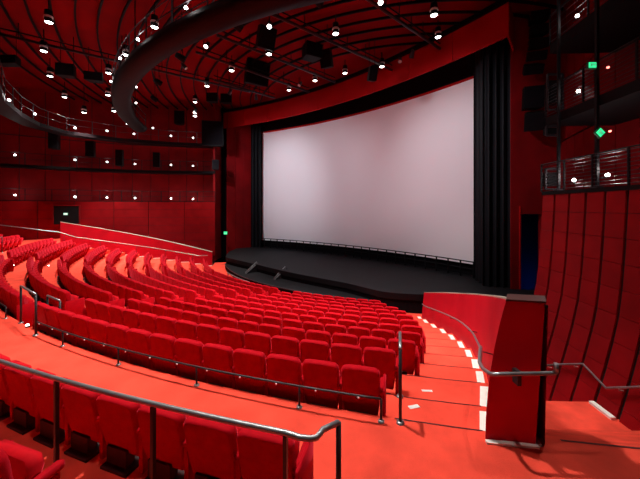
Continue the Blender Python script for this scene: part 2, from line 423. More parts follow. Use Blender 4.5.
# left of the screen
plw = thing('wall_proscenium_left', 'dark red wall between left gallery and screen', 'wall', (-9.8,28.4,-2.4)); tag(plw, kind='structure'); del plw['category']
def vslab(parent, o, a, b, z0, z1, m, name='wall_panel', th=.2):
    a2, b2 = Vector((*a, 0)), Vector((*b, 0)); t = (b2-a2).normalized(); n2 = Vector((-t.y, t.x, 0))*th
    if n2.y < 0: n2 = -n2
    q = [a2, b2, b2+n2, a2+n2]
    return MB().prism([(p.x-o[0], p.y-o[1]) for p in q], z0-o[2], z1-o[2]).build(name, m, parent)
o_ = (-9.8,28.4,-2.4)
for i in range(3):
    x0, x1 = -9.15+i*.72, -9.15+(i+1)*.72-.02
    vslab(plw, o_, (x0, 29.5+(x0+9.15)*.65), (x1, 29.5+(x1+9.15)*.65), -2.4, 12.9, 'wall_red')
vslab(plw, o_, (-9.8, 28.05), (-9.78, 29.9), -2.4, 12.9, 'wall_red')
d2 = MB().strip([(-9.75,29.6,-2.4),(-8.9,30.4,-2.4)], [(-9.75,29.6,12.9),(-8.9,30.4,12.9)]).build('door_2', 'black_paint', fix=False)
tag(d2, 'tall dark opening beside left gallery wall with green exit light', kind='structure')

# dark exit doorway at the far left
x, y, z = sight(65.5, 218.5, 1.75) if False else (-20.55, 25.15, 0)
d3 = thing('door_3', 'dark exit doorway in far left wall above the sloping side wall', 'door', (-20.9, 24.7, 1.0)); tag(d3, kind='structure'); del d3['category']
dn = math.atan2(LW[4][1]-LW[5][1], LW[4][0]-LW[5][0])
MB().box((0, .05, .95), (1.62, .16, 1.5), dn).build('door_opening', 'black_paint', d3)
for s in (-.84, .84):
    MB().box((s*math.cos(dn), .05+s*math.sin(dn), .95), (.08, .2, 1.5), dn).build('door_jamb', 'wall_red', d3)
MB().box((0, .03, 1.73), (1.76, .2, .08), dn).build('door_head', 'wall_red', d3)

# ------------------------------------------------------------------ ceiling: flat red with black concentric ribs
ZCEIL = 12.15
def zc(x, y): return ZCEIL
ceil = sector(MB(), 2.0, 44, -40, 130, ZCEIL+.25, ZCEIL, 60).build('ceiling', 'ceiling_red'); tag(ceil, 'dark red ceiling with black concentric curved ribs', kind='structure')
for k in range(19):
    R = 28.9-.9*k
    n = 60; t0, t1 = -25, 92
    q = lambda r, z: [P(r, t0+(t1-t0)*i/(n-1), z) for i in range(n)]
    m = MB().strip(q(R-.04, ZCEIL-.12), q(R+.04, ZCEIL-.12), True).strip(q(R-.04, ZCEIL), q(R-.04, ZCEIL-.12), True).strip(q(R+.04, ZCEIL-.12), q(R+.04, ZCEIL), True)
    m.build('rib', 'black_paint', ceil, fix=False)
# ------------------------------------------------------------------ screen, masking, drapes, header
SL, SR = Vector((-6.0, 31.0, 0)), Vector((9.18, 17.65, 0))
SD = (SR-SL); SLn = SD.length; ST = SD/SLn; SN = Vector((-ST.y, ST.x, 0)); SN = SN if SN.y > 0 else -SN     # away from audience
SAG = 1.35
def scr(t, z, off=0.0):                           # t 0..1 left to right along the curved screen, off towards the audience
    p = SL+SD*t+SN*(SAG*(1-(2*t-1)**2)-off); return (p.x, p.y, z)
def sband(t0, t1, z0, z1, off, n=40, th=.06):
    ts = [t0+(t1-t0)*i/(n-1) for i in range(n)]
    m = MB(); A, B = [scr(t, z0, off) for t in ts], [scr(t, z1, off) for t in ts]
    A2, B2 = [scr(t, z0, off-th) for t in ts], [scr(t, z1, off-th) for t in ts]
    m.strip(A, B, True).strip(B2, A2, True).strip(B, B2).strip(A2, A)
    m.add([A[0], B[0], B2[0], A2[0]], [(0,1,2,3)]).add([A[-1], B[-1], B2[-1], A2[-1]], [(0,1,2,3)]); return m
o0 = Vector(scr(.5, -.81)); 
def shift(mb, o):
    mb.v = [(x-o[0], y-o[1], z-o[2]) for x, y, z in mb.v]; return mb
screen = thing('cinema_screen', 'huge curved pale cinema screen behind the black stage', 'screen', o0)
shift(sband(0, 1, -.81, 10.22, 0), o0).build('screen_sheet', 'screen', screen)
shift(sband(-.004, 1.002, 10.22, 10.36, .05), o0).build('top_edge', 'header_red', screen)
shift(sband(-.02, 1.01, -1.5, -.83, -.25), o0).build('lower_masking', 'black_cloth', screen)
shift(sband(-.06, 1.05, 10.36, 12.1, -.1), o0).build('upper_masking', 'black_cloth', screen)
# red header in front
header = thing('wall_header', 'dark red curved header wall above the screen', 'wall', (0,24,10.6)); tag(header, kind='structure'); del header['category']
NH = 9
for i in range(NH):
    t0, t1 = -.1+1.21*i/NH, -.1+1.21*(i+1)/NH-.0015
    off = 2.75
    m = sband(t0, t1, 10.4, 12.1, off, 8, .1); shift(m, (0,24,10.6)).build('header_panel', 'header_red', header)
shift(sband(-.1, 1.11, 11.93, 12.14, 2.95, 30, .3), (0,24,10.6)).build('header_beam', 'black_paint', header)
pe = scr(1.109, 0, 2.75)
vslab(header, (0,24,10.6), (pe[0], pe[1]), (9.72, 15.02), 10.4, 12.1, 'header_red', 'header_return', .08)
# drapes with folds
def drape(label, a, b, z0, z1, folds, depth, ang=0):
    a, b = Vector(a), Vector(b); t = (b-a).normalized(); n2 = Vector((-t.y, t.x, 0)); L = (b-a).length; k = folds*8+1
    row = []
    for i in range(k):
        s = i/(k-1); row.append(a+t*(L*s)+n2*(depth*math.sin(s*folds*2*math.pi)))
    o = thing('stage_drape', label, 'curtain', (a.x, a.y, z0))
    A = [(p.x-a.x, p.y-a.y, 0) for p in row]; B = [(p.x-a.x, p.y-a.y, z1-z0) for p in row]
    m = MB().strip(A, B, True).build('cloth', 'drape', o, fix=False)
    MB().bar((0, 0, z1-z0), (b.x-a.x, b.y-a.y, z1-z0), .08, .08).build('track', 'black_paint', o)
    return o
drape('black pleated drape beside the right edge of the screen', (8.85, 17.1, 0), (8.6, 15.6, 0), -1.5, 11.5, 3, .12)
drape('tall black drape between screen drape and red wall with doorway', (8.45, 15.55, 0), (9.75, 15.25, 0), -1.5, 11.8, 4, .14)
drape('narrow black pleated drape at the left edge of the screen', (-7.05, 30.6, 0), (-6.0, 30.55, 0), -1.5, 10.9, 3, .12)
mt = thing('masking_panel', 'black masking strip at the right edge of the screen', 'panel', (9.1, 17.2, -1.5))
MB().box((.15, .1, 6.3), (.7, .12, 12.6), math.atan2(ST.y, ST.x)).build('masking_cloth', 'black_cloth', mt)
# low rail with small posts at the foot of the screen
rl = thing('screen_rail', 'black low rail with short posts along the foot of the screen', 'rail', scr(.5, -1.5, .5))
ro = Vector(rl.location)
for z, r in ((-.58, .035), (-1.0, .025)):
    MB().tube([Vector(scr(i/40, z, .5))-ro for i in range(0, 42)], r, 6).build('rail_tube', 'black_paint', rl)
for i in range(27):
    p = Vector(scr(i/26, 0, .5))-ro; MB().box((p.x, p.y, .47), (.07, .07, .94)).build('post', 'black_paint', rl)
    
# ------------------------------------------------------------------ stage: upper deck and lower curved apron
ZS, ZA = -1.5, -2.03
stage = thing('stage', 'black stage deck with lower curved apron in front of screen', 'stage', (2, 18, FLOOR_LOW))
so = Vector(stage.location)
up = [(-8.0,25.6),(-7.6,24.4),(-6.4,23.2),(-4.6,21.5),(-2.3,19.2),(0,17.3),(1.4,16.2),(2.3,15.25),(3.1,14.5),(4.2,14.15),(5.6,14.0),(7.2,13.85),(9.0,13.8),(11.8,13.9),(11.8,14.7),(9.55,15.0),(9.45,17.6)]
ups = [(v.x, v.y) for v in smooth([(x, y, 0) for x, y in up[:13]], 40)]+up[13:]
poly = ups+[scr(t, 0, -.2)[:2] for t in (1, .9, .8, .7, .6, .5, .4, .3, .2, .1, 0)]+[(-6.95,30.7),(-8.25,29.7),(-8.35,27.5)]
MB().prism([(x-so.x, y-so.y) for x, y in poly], ZS-.3-so.z, ZS-so.z).build('upper_deck', 'stage_black', stage)
MB().strip([(x-so.x, y+.06-so.y, 0) for x, y in ups[:41]], [(x-so.x, y+.06-so.y, ZS-.28-so.z) for x, y in ups[:41]], True).build('upper_riser', 'black_cloth', stage, fix=False)
ap = [P(15.75, 70-i*1.6)[:2] for i in range(36)]
MB().prism([(x-so.x, y-so.y) for x, y in ap+[(4, 17.5), (-3, 22), (-6.6, 26.0)]], ZA-.05-so.z, ZA-so.z).build('apron_top', 'stage_black', stage)
MB().strip([(x-so.x, y+.05-so.y, 0) for x, y in ap], [(x-so.x, y+.05-so.y, ZA-.05-so.z) for x, y in ap], True).build('apron_front', 'black_cloth', stage, fix=False)
MB().tube([Vector((*p, ZA-.02))-so for p in ap], .03, 6).build('apron_edge', 'steel_dark', stage)
def ramp(u, v, label):
    x, y, z = sight(u, v, (ZA+ZS)/2)
    o = thing('cable_ramp', label, 'ramp', (x, y, ZA), RAD(-40))
    MB().add([(-.1,-.55,0),(.1,-.55,0),(.1,.55,0),(-.1,.55,0),(-.1,-.5,.03),(.1,-.5,.03),(.1,.5,.62),(-.1,.5,.62)],
             [(0,1,2,3),(4,5,6,7),(0,1,5,4),(1,2,6,5),(2,3,7,6),(3,0,4,7)]).build('ramp_board', 'steel_dark', o)
    MB().tube([(-.1,-.5,.05),(-.1,.5,.66)], .03, 5).build('ramp_edge', 'steel_grey', o)
ramp(252, 268.5, 'small grey steps rail on the stage apron, left one')
ramp(280.5, 274, 'small grey steps rail on the stage apron, right one')
gs = thing('cable_tray', 'thin greenish grey strip at foot of stage apron behind seats', 'strip', P(16.1, 50, FLOOR_LOW))
go = Vector(gs.location)
MB().tube([Vector(P(16.1, 58-i, FLOOR_LOW+.35))-go for i in range(14)], .035, 6).build('strip_tube', 'steel_grey', gs)
for i in (1, 5, 9, 13):
    p = Vector(P(16.1, 58-i, FLOOR_LOW))-go; MB().box((p.x, p.y, .17), (.05, .05, .34)).build('foot', 'steel_dark', gs)

# ------------------------------------------------------------------ theatre seats
def outline(hw, z0, z1, r, taper):                # rounded back, narrower at its foot
    pts = [(-hw+taper, z0), (hw-taper, z0), (hw-.01, z0+.16)]
    for a in (0, 22.5, 45, 67.5, 90): pts.append((hw-r+r*math.cos(RAD(a)), z1-r+r*math.sin(RAD(a))))
    pts.append((0, z1+.006))
    for a in (90, 112.5, 135, 157.5, 180): pts.append((-hw+r+r*math.cos(RAD(a)), z1-r+r*math.sin(RAD(a))))
    pts.append((-hw+.01, z0+.16)); return pts
def back_mesh():
    o = outline(.252, .155, .82, .075, .035); lean = lambda z: -.16*(z-.82)
    def ring(y, ins):
        cx, cz = 0, .5; res = []
        for x, z in o:
            sx = x*(1-ins/.25); szz = cz+(z-cz)*(1-ins/.31); res.append((sx, y+lean(szz), szz))
        return res
    return MB().loops([ring(0, .022), ring(.012, .008), ring(.035, 0), ring(.085, 0), ring(.115, .012), ring(.125, .04)], sm=True)
def rounded_box(mb, c, size, r, M=None):
    x, y, z = (k/2 for k in size); m = M or Matrix.Identity(3)
    def ring(zz, ins):
        a, b = x-ins, y-ins; q = min(r, a*.9, b*.9)
        pts = [(a-q, -b), (a, -b+q), (a, b-q), (a-q, b), (-a+q, b), (-a, b-q), (-a, -b+q), (-a+q, -b)]
        return [m @ Vector((px, py, zz))+Vector(c) for px, py in pts]
    return mb.loops([ring(-z, r*.6), ring(-z+r*.6, 0), ring(z-r*.6, 0), ring(z, r*.6)], sm=True)
def seat_mb():
    return rounded_box(MB(), (0, .235, .43), (.45, .42, .10), .04, Matrix.Rotation(RAD(74), 3, 'X'))
def arm_mb(x): return rounded_box(MB(), (x, .225, .515), (.06, .34, .055), .02, Matrix.Rotation(RAD(4), 3, 'X'))
def stand_mb(x):
    return MB().box((x, .18, .25), (.045, .18, .48)).box((x, .22, .44), (.04, .28, .10))
def ped_mb(): return MB().box((-.03, .12, .11), (.26, .10, .22)).box((0, .12, .015), (.34, .22, .03))
def end_mb(x): return rounded_box(MB(), (x, .215, .30), (.035, .43, .56), .015)
import bmesh
def fixed(mb, name, m):
    me = mb.mesh(name, m); bm = bmesh.new(); bm.from_mesh(me); bmesh.ops.recalc_face_normals(bm, faces=bm.faces); bm.to_mesh(me); bm.free(); return me
SP_ = .54
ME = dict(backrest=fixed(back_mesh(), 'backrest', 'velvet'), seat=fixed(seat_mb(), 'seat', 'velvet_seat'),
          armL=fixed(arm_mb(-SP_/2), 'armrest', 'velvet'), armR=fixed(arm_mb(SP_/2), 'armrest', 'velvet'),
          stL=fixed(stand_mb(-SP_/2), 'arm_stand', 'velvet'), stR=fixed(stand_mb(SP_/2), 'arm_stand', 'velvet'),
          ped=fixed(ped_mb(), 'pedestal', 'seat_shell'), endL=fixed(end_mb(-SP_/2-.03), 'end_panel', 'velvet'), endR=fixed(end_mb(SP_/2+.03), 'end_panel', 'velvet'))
seats = []   # (distance, x, y, z, rz, label, group, isLeftEnd, isRightEnd, big)
def block_row(R, t0, t1, z, label_fn, grp, n=None):
    L = RAD(t1-t0)*R; n = n or int((L+.06)/SP_)
    step = math.degrees(SP_/R)
    for i in range(n):
        th = t0+step*(i+.5); x, y, _ = P(R, th)
        seats.append([math.hypot(x, y), x, y, z, -RAD(th), label_fn(i+1, n), grp, i == n-1, i == 0])
for k in range(NR):
    rn = 'row against the low rail' if k == 0 else ('frontmost row by the stage' if k == NR-1 else ordn(k+1)+' row from the low rail')
    block_row(RB[k], EDGE[k], A0, ZF[k], lambda i, n, rn=rn: f"red plush seat, {ordn(i)} from right-hand stairs, {rn}", 'seats of the right block')
    ct = (B0-A1); L = RAD(ct)*RB[k]; n = int(L/SP_); t0 = A1+(ct-math.degrees(n*SP_/RB[k]))/2
    block_row(RB[k], t0, B0+1, ZF[k], lambda i, n, rn=rn: f"red plush middle block seat, {ordn(i)} left of railed aisle, {rn}", 'seats of the middle block', n)
    block_row(RB[k], B1, LEFT, ZF[k], lambda i, n, rn=rn: f"red plush far left block seat, {ordn(i)} from its aisle, {rn}", 'seats of the far left block')
# nearest row behind the grey rail, and the tier that continues round to the far left
NEAR0 = 15.18-math.degrees(SP_/28.55)/2
block_row(28.55, NEAR0, 28.4, 0, lambda i, n: f"large red plush seat in nearest row behind grey rail, {ordn(i)} from rail end", 'nearest row of seats')
for q in range(3):
    block_row(28.55+.95*q, 61.5, 68.6, 0.0+.26*q, lambda i, n, q=q: f"red seat of upper tier far left above cross aisle, {ordn(i)} in {ordn(q+1)} row", 'upper tier seats at far left')
block_row(29.71, 17.3, 20.6, .37, lambda i, n: f"red seat at bottom left corner showing only its armrest, {ordn(i)} from aisle", 'seats of the row before the camera')
def vis(s):
    if 'bottom left corner' in s[5] or 'nearest row' in s[5]: return True
    if s[2] < .6: return False
    u, v = proj(s[1], s[2], s[3]+.6); return -25 < u < 665 and v < 520
inview = [s for s in seats if vis(s)]
inview.sort(key=lambda s: s[0])
big, rest = inview[:300], inview[300:]
def child(me, parent, M=None):
    o = bpy.data.objects.new(me.name, me); COL.objects.link(o); o.parent = parent; return o
for s in big:
    d, x, y, z, rz, lab, grp, le, re = s
    t = thing('theatre_seat', lab, 'seat', (x, y, z), rz, grp)
    if 'nearest row' in lab: t.scale = (1, 1, .865)
    child(ME['backrest'], t); child(ME['seat'], t); child(ME['ped'], t)
    child(ME['armR'], child(ME['stR'], t))
    if le: child(ME['armL'], child(ME['stL'], t)); child(ME['endL'], t)
    if re and 'corner' not in lab: child(ME['endR'], t)
if rest:
    src = MB()
    for me in (back_mesh(), seat_mb(), arm_mb(SP_/2), stand_mb(SP_/2)): src.add(me.v, me.f, True)
    m = MB()
    for s in rest:
        M = Matrix.Translation((s[1], s[2], s[3])) @ Matrix.Rotation(s[4], 4, 'Z')
        m.add([M @ Vector(v) for v in src.v], src.f, True)
    o = m.build('distant_seats', 'velvet'); tag(o, 'small distant red seats at the far left of the auditorium', 'seats', kind='stuff')

# ------------------------------------------------------------------ rails around the seats
def low_rail(label, t0, posts, t1, dots):
    o = thing('low_rail', label, 'rail', P(27.1, t0, 0)); oo = Vector(o.location)
    MB().tube([Vector(P(27.1, t0+(t1-t0)*i/40, .275))-oo for i in range(41)], .014, 6).build('rail_tube', 'steel_dark', o)
    for t in posts:
        p = Vector(P(27.1, t))-oo
        po = MB().tube([p, p+Vector((0,0,.275))], .014, 6).build('post', 'steel_dark', o)
        MB().lathe([(.0,.022),(.035,.02),(.042,0)], 10, p).build('foot_plate', 'steel_grey', po)
    for t in dots:
        p = Vector(P(27.118, t, .262))-oo
        MB().lathe([(0,.012),(.012,.008),(.012,-.008),(0,-.012)], 6, p).build('rail_clip', 'cap_light', o)
tp = [polar(*sight(u, v, 0)[:2])[1] for u, v in ((381,425),(298.5,409),(196,386),(118,365),(63,346),(35,335))]
low_rail('thin dark low rail on aisle floor behind right block seats', tp[0], tp, tp[-1], [EDGE[0]+1.148*(i+.5) for i in range(13)])
low_rail('thin dark low rail behind middle block at left picture edge', 31.9, [31.9, 35.3, 38.7, 42, 45.4, 48.8], 49, [33+1.7*i for i in range(9)])
gr = thing('guard_rail', 'grey tubular guard rail with black posts behind nearest row of seats', 'rail', (-.25, 2.12, 0)); og = Vector(gr.location)
TH0 = 14.57
pts = [Vector(P(28.8, TH0+.25*i, 1.0)) for i in range(56, -1, -1)]
pts += [Vector(P(28.81, TH0-.22, .995)), Vector((-.062, 2.085, .99)), Vector((-.025, 2.095, .99)), Vector((.0, 2.125, .995)), Vector((.02, 2.155, 1.0)), Vector((.05, 2.175, 1.0)), Vector((.138, 2.23, 1.0))]
MB().tube([p-og for p in pts], .021, 10).build('rail_tube', 'steel_grey', gr)
for t in (TH0, TH0+2.30, TH0+4.6, TH0+6.9, TH0+9.2, TH0+11.5):
    p = Vector(P(28.8, t))-og
    po = MB().box((p.x, p.y, .49), (.028, .034, .98), -RAD(t)).build('post', 'steel_dark', gr)
    MB().lathe([(0,.02),(.045,.018),(.05,0)], 10, p).build('foot_plate', 'steel_grey', po)
MB().tube([Vector((.138, 2.23, 0))-og, Vector((.138, 2.23, 1.0))-og], .02, 8).build('post', 'steel_dark', gr)
def aisle_frame(label, a, b, h):
    o = thing('aisle_handrail', label, 'handrail', a); a, b = Vector(a), Vector(b)
    MB().tube([(0,0,h), b-a+Vector((0,0,h))], .022, 8).build('rail_tube', 'steel_grey', o)
    for p in (Vector((0,0,0)), b-a):
        po = MB().tube([p, p+Vector((0,0,h))], .02, 8).build('post', 'steel_dark', o)
        MB().lathe([(0,.02),(.045,.018),(.05,0)], 10, p).build('foot_plate', 'steel_grey', po)
x, y, z = sight(400.3, 423, 0)
aisle_frame('short handrail at top of right stairs seen end-on beside last seat', (x, y, 0), (x+.13, y+.50, 0), .88)
aisle_frame('upper grey handrail frame at the top of the middle aisle', (-5.75, 6.07, 0), (-6.7, 6.72, 0), .83)
aisle_frame('lower grey handrail frame further down the middle aisle', (-5.65, 6.52, ZF[0]), (-6.27, 6.9, ZF[0]), .86)
aisle_frame('small handrail frame at far left end of upper tier', P(28.2, 60.8, 0), P(28.2, 62.6, 0), .9)
# small aisle lights on row ends
al = [(27,324),(99,304)]
def aisle_light(label, R, t, z):
    o = thing('aisle_light', label, 'light', P(R, t, z), -RAD(t))
    MB().lathe([(.0,.03),(.02,.025),(.03,.008),(.03,-.03),(0,-.035)], 10).build('glow_dome', 'globe', o)
    MB().lathe([(.04,.0),(.04,-.045),(0,-.045)], 10).build('collar', 'steel_dark', o)
x, y, z = sight(27.5, 322.5, .1)
R_, t_ = polar(x, y)
aisle_light('bright white floor light at the top of the railed middle aisle', R_, t_, .04)
for i, (R_, t_) in enumerate(((26.6, 52.4), (25.4, 52.6), (20.0, 52.4))):
    aisle_light('small white step light in the far left aisle, %s' % ('uppermost', 'second from the top', 'lowest near the stage')[i], R_, t_, zfloor(R_)+.22)

# paper on the stairs by the last seat
pp = MB().box((0,0,.004), (.16,.07,.006), .25).build('paper_sheet', 'lamp_white'); pp.location = sight(414, 407, ZF[0]+.0)
pq = MB().box((0,0,.004), (.17,.05,.006), -.1).build('paper_sheet', 'lamp_white'); pq.location = sight(427, 391, ZF[1])
tag(pq, 'narrow pale paper strip on the second stair tread down', 'paper')
tag(pp, 'small pale paper strip lying on a stair tread beside the seats', 'paper')

# ------------------------------------------------------------------ galleries
def offset(pts, d):
    out = []
    for i, p in enumerate(pts):
        a = Vector(pts[max(i-1, 0)]); b = Vector(pts[min(i+1, len(pts)-1)]); t = (b-a).normalized(); n2 = Vector((-t.y, t.x))
        out.append((p[0]+n2.x*d, p[1]+n2.y*d))
    return out
def gallery(label, pts, z, width, th=.16, rail=1.0, slats=0, post_every=1.6, mats=('black_paint', 'rail_black'), tall=0.0):
    o = thing('gallery_walkway', label, 'gallery', (*pts[0], z)); oo = Vector(o.location)
    ins = offset(pts, width)
    poly = [(x-oo.x, y-oo.y) for x, y in list(pts)+ins[::-1]]
    n = len(pts); m = MB()
    T = lambda q, zz: [(x-oo.x, y-oo.y, zz) for x, y in q]
    m.strip(T(pts, 0), T(ins, 0)).strip(T(pts, -th), T(ins, -th)).strip(T(pts, -th), T(pts, 0)).strip(T(ins, -th), T(ins, 0))
    m.build('deck', mats[0], o)
    MB().tube(T(pts, rail), .022, 6).build('top_rail', mats[1], o)
    if not slats: MB().tube(T(pts, rail*.5), .014, 6).build('mid_rail', mats[1], o)
    L = 0; nxt = 0
    for i in range(n-1):
        a, b = Vector((*pts[i], 0)), Vector((*pts[i+1], 0)); d = (b-a).length
        while nxt <= L+d:
            p = a.lerp(b, (nxt-L)/d)-Vector((oo.x, oo.y, 0))
            MB().box((p.x, p.y, rail/2+tall/2), (.045, .045, rail+tall), math.atan2(b.y-a.y, b.x-a.x)).build('post', mats[1], o); nxt += post_every
        L += d
    for k in range(slats):
        MB().tube(T(pts, .06+(rail-.12)*k/max(1, slats-1)), .010, 4).build('slat', 'steel_dark', o)
    return o
gallery('first left gallery walkway just above the panelled red wall', LW, 3.13, -1.2, .14, .9)
gallery('second left gallery walkway with dark rail above the first', LW, 5.95, -1.2, .22, .9)
L3 = [(-9.8,28),(-13.5,27.2),(-17.2,25.6),(-19.6,23.2),(-19.6,21),(-18.6,18.7),(-17.0,16.2),(-14.4,13.4)]
gallery('third left gallery walkway curving forward near the ceiling', L3, 8.5, 1.0 if False else -1.0, .26, 1.0, mats=('gantry_paint', 'steel_dark'))
RW = [tuple(wpt(s, 3.1, -.02)[:2]) for s in (3.1, 1.2, -.8, -3, -6)]
gallery('lowest right gallery with slatted railing above the panelled wall', RW, 3.14, 2.4, .12, .95, slats=9, post_every=1.05)
gallery('middle right gallery with slatted railing and dark underside', [(x+.15, y) for x, y in RW], 5.75, 2.3, .3, 1.0, slats=9, post_every=1.6)
gallery('top right gallery with dark underside near the ceiling', [(x+.3, y) for x, y in RW], 8.35, 2.2, .35, 1.0, slats=5, post_every=1.6)
for i, s in enumerate((2.4, .95, -.62)):           # tall thin steel columns through the right galleries
    x, y, _ = wpt(s, 3.1, .06)
    o = thing('steel_column', 'thin dark steel column through right galleries, %s' % ('nearest the screen', 'middle one', 'nearest the camera')[i], 'column', (x, y, 3.14))
    MB().box((0,0,4.48), (.075,.075,8.96)).build('shaft', 'rail_black', o); MB().box((0,0,.02), (.2,.2,.04)).build('base_plate', 'steel_dark', o)
def box_frame(label, u, v, wd, hd, R0):
    s = 3.0; x, y, _ = wpt(s, 3.1, .0); z = EYE-(v-HOR)*y/F
    o = thing('equipment_frame', label, 'frame', ((u-320)/F*y, y, z))
    for a, b in (((-wd,0,-hd),(wd,0,-hd)),((-wd,0,hd),(wd,0,hd)),((-wd,0,-hd),(-wd,0,hd)),((wd,0,-hd),(wd,0,hd))):
        MB().bar(a, b, .06, .06).build('frame_bar', 'steel_dark', o)
    MB().box((0,.1,0), (wd*1.5,.25,hd*1.3)).build('equipment_box', 'black_paint', o)
box_frame('black equipment frame at end of lowest right gallery', 552, 179, .22, .36, 0)
box_frame('small black box on gallery end under middle right gallery', 552, 131, .2, .16, 0)
box_frame('black equipment frame at end of middle right gallery', 555, 92, .26, .62, 0)

# the suspended curved gantry over the seats
gt = thing('lighting_gantry', 'thick dark curved lighting gantry sweeping overhead across the seats', 'gantry', P(22.4, 45, 9.0)); ogt = Vector(gt.location)
ths = [76-i*1.6 for i in range(46)]
prof = [(-.50,.16),(-.48,-.08),(-.3,-.25),(0,-.30),(.3,-.25),(.48,-.08),(.50,.16)]
MB().loops([[Vector(P(22.4-a, t, 9.0+b))-ogt for a, b in prof] for t in ths], closed=True, sm=True).build('gantry_shell', 'gantry_paint', gt)
for side, h in ((-.4, 1.05), (-.4, .55), (.4, 1.05), (.4, .55)):
    MB().tube([Vector(P(22.4-side, t, 9.15+h))-ogt for t in ths], .022, 6).build('rail_tube', 'steel_dark', gt)
for i in range(0, 46, 3):
    for side in (-.4, .4):
        p = Vector(P(22.4-side, ths[i], 9.15))-ogt; MB().box((p.x, p.y, .65), (.04,.04,1.1)).build('post', 'steel_dark', gt)
        if i+3 < 46 and side < 0:
            q = Vector(P(22.4-side, ths[i+3], 10.2))-ogt; MB().tube([p, q], .014, 5).build('brace', 'steel_dark', gt)
for i in range(2, 46, 6):
    p = Vector(P(22.4, ths[i], 9.15)); MB().tube([p-ogt, Vector((p.x, p.y, zc(p.x, p.y)))-ogt], .03, 5).build('hanger', 'black_paint', gt)

# ------------------------------------------------------------------ lamps
def globe_lamp(label, x, y, z, r=.085, watts=0, grp=None):
    r *= .72
    o = thing('globe_lamp', label, 'lamp', (x, y, z), 0, grp)
    MB().lathe([(0,r),(r*.7,r*.7),(r,0),(r*.7,-r*.7),(0,-r)], 10).build('globe', 'globe', o)
    MB().lathe([(r*.5,-r*.8),(r*.6,-r*1.5),(0,-r*1.5)], 8).build('lamp_holder', 'steel_dark', o)
    MB().box((0,.08,-r*1.3), (.03,.2,.03)).build('bracket', 'steel_dark', o)
    if watts:
        l = bpy.data.lights.new('globe_light', 'POINT'); l.energy = watts; l.shadow_soft_size = .12; l.color = (1,.9,.88)
        lo_ = bpy.data.objects.new('globe_light', l); COL.objects.link(lo_); lo_.parent = o; lo_.location = (0, -.05, r+.12)
def on_line(pts, u):                               # point of a plan polyline seen in column u
    for i in range(len(pts)-1):
        u0, u1 = (320+F*p[0]/p[1] for p in (pts[i], pts[i+1]))
        if min(u0, u1) <= u <= max(u0, u1):
            lo_, hi_ = 0., 1.
            for _ in range(40):
                m = (lo_+hi_)/2; x = pts[i][0]+(pts[i+1][0]-pts[i][0])*m; y = pts[i][1]+(pts[i+1][1]-pts[i][1])*m
                if (320+F*x/y-u)*(u0-u) >= 0 and (320+F*x/y < u) == (u0 < u): lo_ = m
                else: hi_ = m
            return x, y
    return None
names = {0: 'lowest left gallery', 1: 'second left gallery', 2: 'third left gallery'}
for lev, line, lst in ((0, offset(LW, -.06), ((15,195),(75,197),(107,197.5),(135,198),(171,198.5),(193,199))),
                       (1, offset(LW, .12), ((15,155),(75,160),(107,162),(135,164),(171,165),(193,166))),
                       (2, offset(L3, .12), ((9,100),(35,114),(75,128),(107,131),(134,134),(171,136),(193,138)))):
    for i, (u, v) in enumerate(lst):
        q = on_line(line, u)
        if not q: continue
        x, y = q; z = EYE-(v-HOR)*y/F
        globe_lamp(f'small bright globe lamp on {names[lev]}, {ordn(i+1)} from left', x, y, z, .1, 28 if lev == 0 else 10, 'globe lamps on the left galleries')
gl = [(186,8),(138,39.6),(120,58.5),(111,81.5),(113.6,101)]
for i, (u, v) in enumerate(gl):
    # on the outer handrail of the gantry
    m = (u-320)/F; R = 22.85; a = m*m+1; b = -2*(C[0]*m+C[1]); c = C[0]**2+C[1]**2-R*R; dsc = b*b-4*a*c
    d = (-b-math.sqrt(dsc))/(2*a) if dsc > 0 else -b/(2*a)
    if i == 4: d = (-b+math.sqrt(dsc))/(2*a) if dsc > 0 and False else d+2.5
    z = EYE-(v-HOR)*d/F
    globe_lamp(f'round white lamp on outer rail of overhead gantry, {ordn(i+1)} from top', m*d, d, z, .09, 12, 'lamps on the overhead gantry')
for i, (u, v, dd) in enumerate(((136,87,17),(136,103,19),(127,124,22.5),(153,128,22.5))):
    m = (u-320)/F
    globe_lamp(f'small white lamp on inner side of overhead gantry, {ordn(i+1)} from top', m*dd, dd, EYE-(v-HOR)*dd/F, .085, 0, 'lamps on the overhead gantry')
for i, (u, v, z) in enumerate(((573,179.5,None),(607.5,174,None),(577.5,88,None),(576.5,10.5,None))):
    x, y = on_line([(p[0]+.1, p[1]) for p in RW], min(u, 639)); z = EYE-(v-HOR)*y/F
    globe_lamp('bright round wall lamp on right gallery, %s' % ('lowest level near the frame', 'lowest level beside the slats', 'middle level', 'top level')[i], x+.25, y+.26, z, .08, 30 if i < 2 else 8, 'globe lamps on the right galleries')
# exit signs and small red lights
def sign(label, u, v, y, wd, hd, arrow=True):
    x = (u-320)/F*y; z = EYE-(v-HOR)*y/F
    o = thing('exit_sign', label, 'sign', (x, y, z))
    MB().box((0,.03,0), (wd*2+.05,.05,hd*2+.05)).build('sign_box', 'exit_dark', o)
    sf_ = MB().box((0,0,0), (wd*2,.02,hd*2)).build('sign_face', 'exit_green', o)
    if arrow:                                       # white running figure and arrow, too small to read in the photo
        MB().box((-wd*.35,-.014,-hd*.05), (wd*.25,.008,hd*1.1), 0).build('pictogram', 'cap_light', sf_)
        MB().box((wd*.4,-.014,0), (wd*.7,.008,hd*.35)).build('pictogram', 'cap_light', sf_)
    return o
sign('green lit exit sign on upper right gallery', 592.5, 65, 8.3, .10, .07)
dsn = sign('green lit exit sign turned diamondwise on lowest right gallery', 600.5, 132.5, 8.25, .085, .085); dsn.rotation_euler = (0, RAD(45), 0)
sign('small green exit light in dark opening left of the screen', 225.5, 233, 28.9, .16, .13)
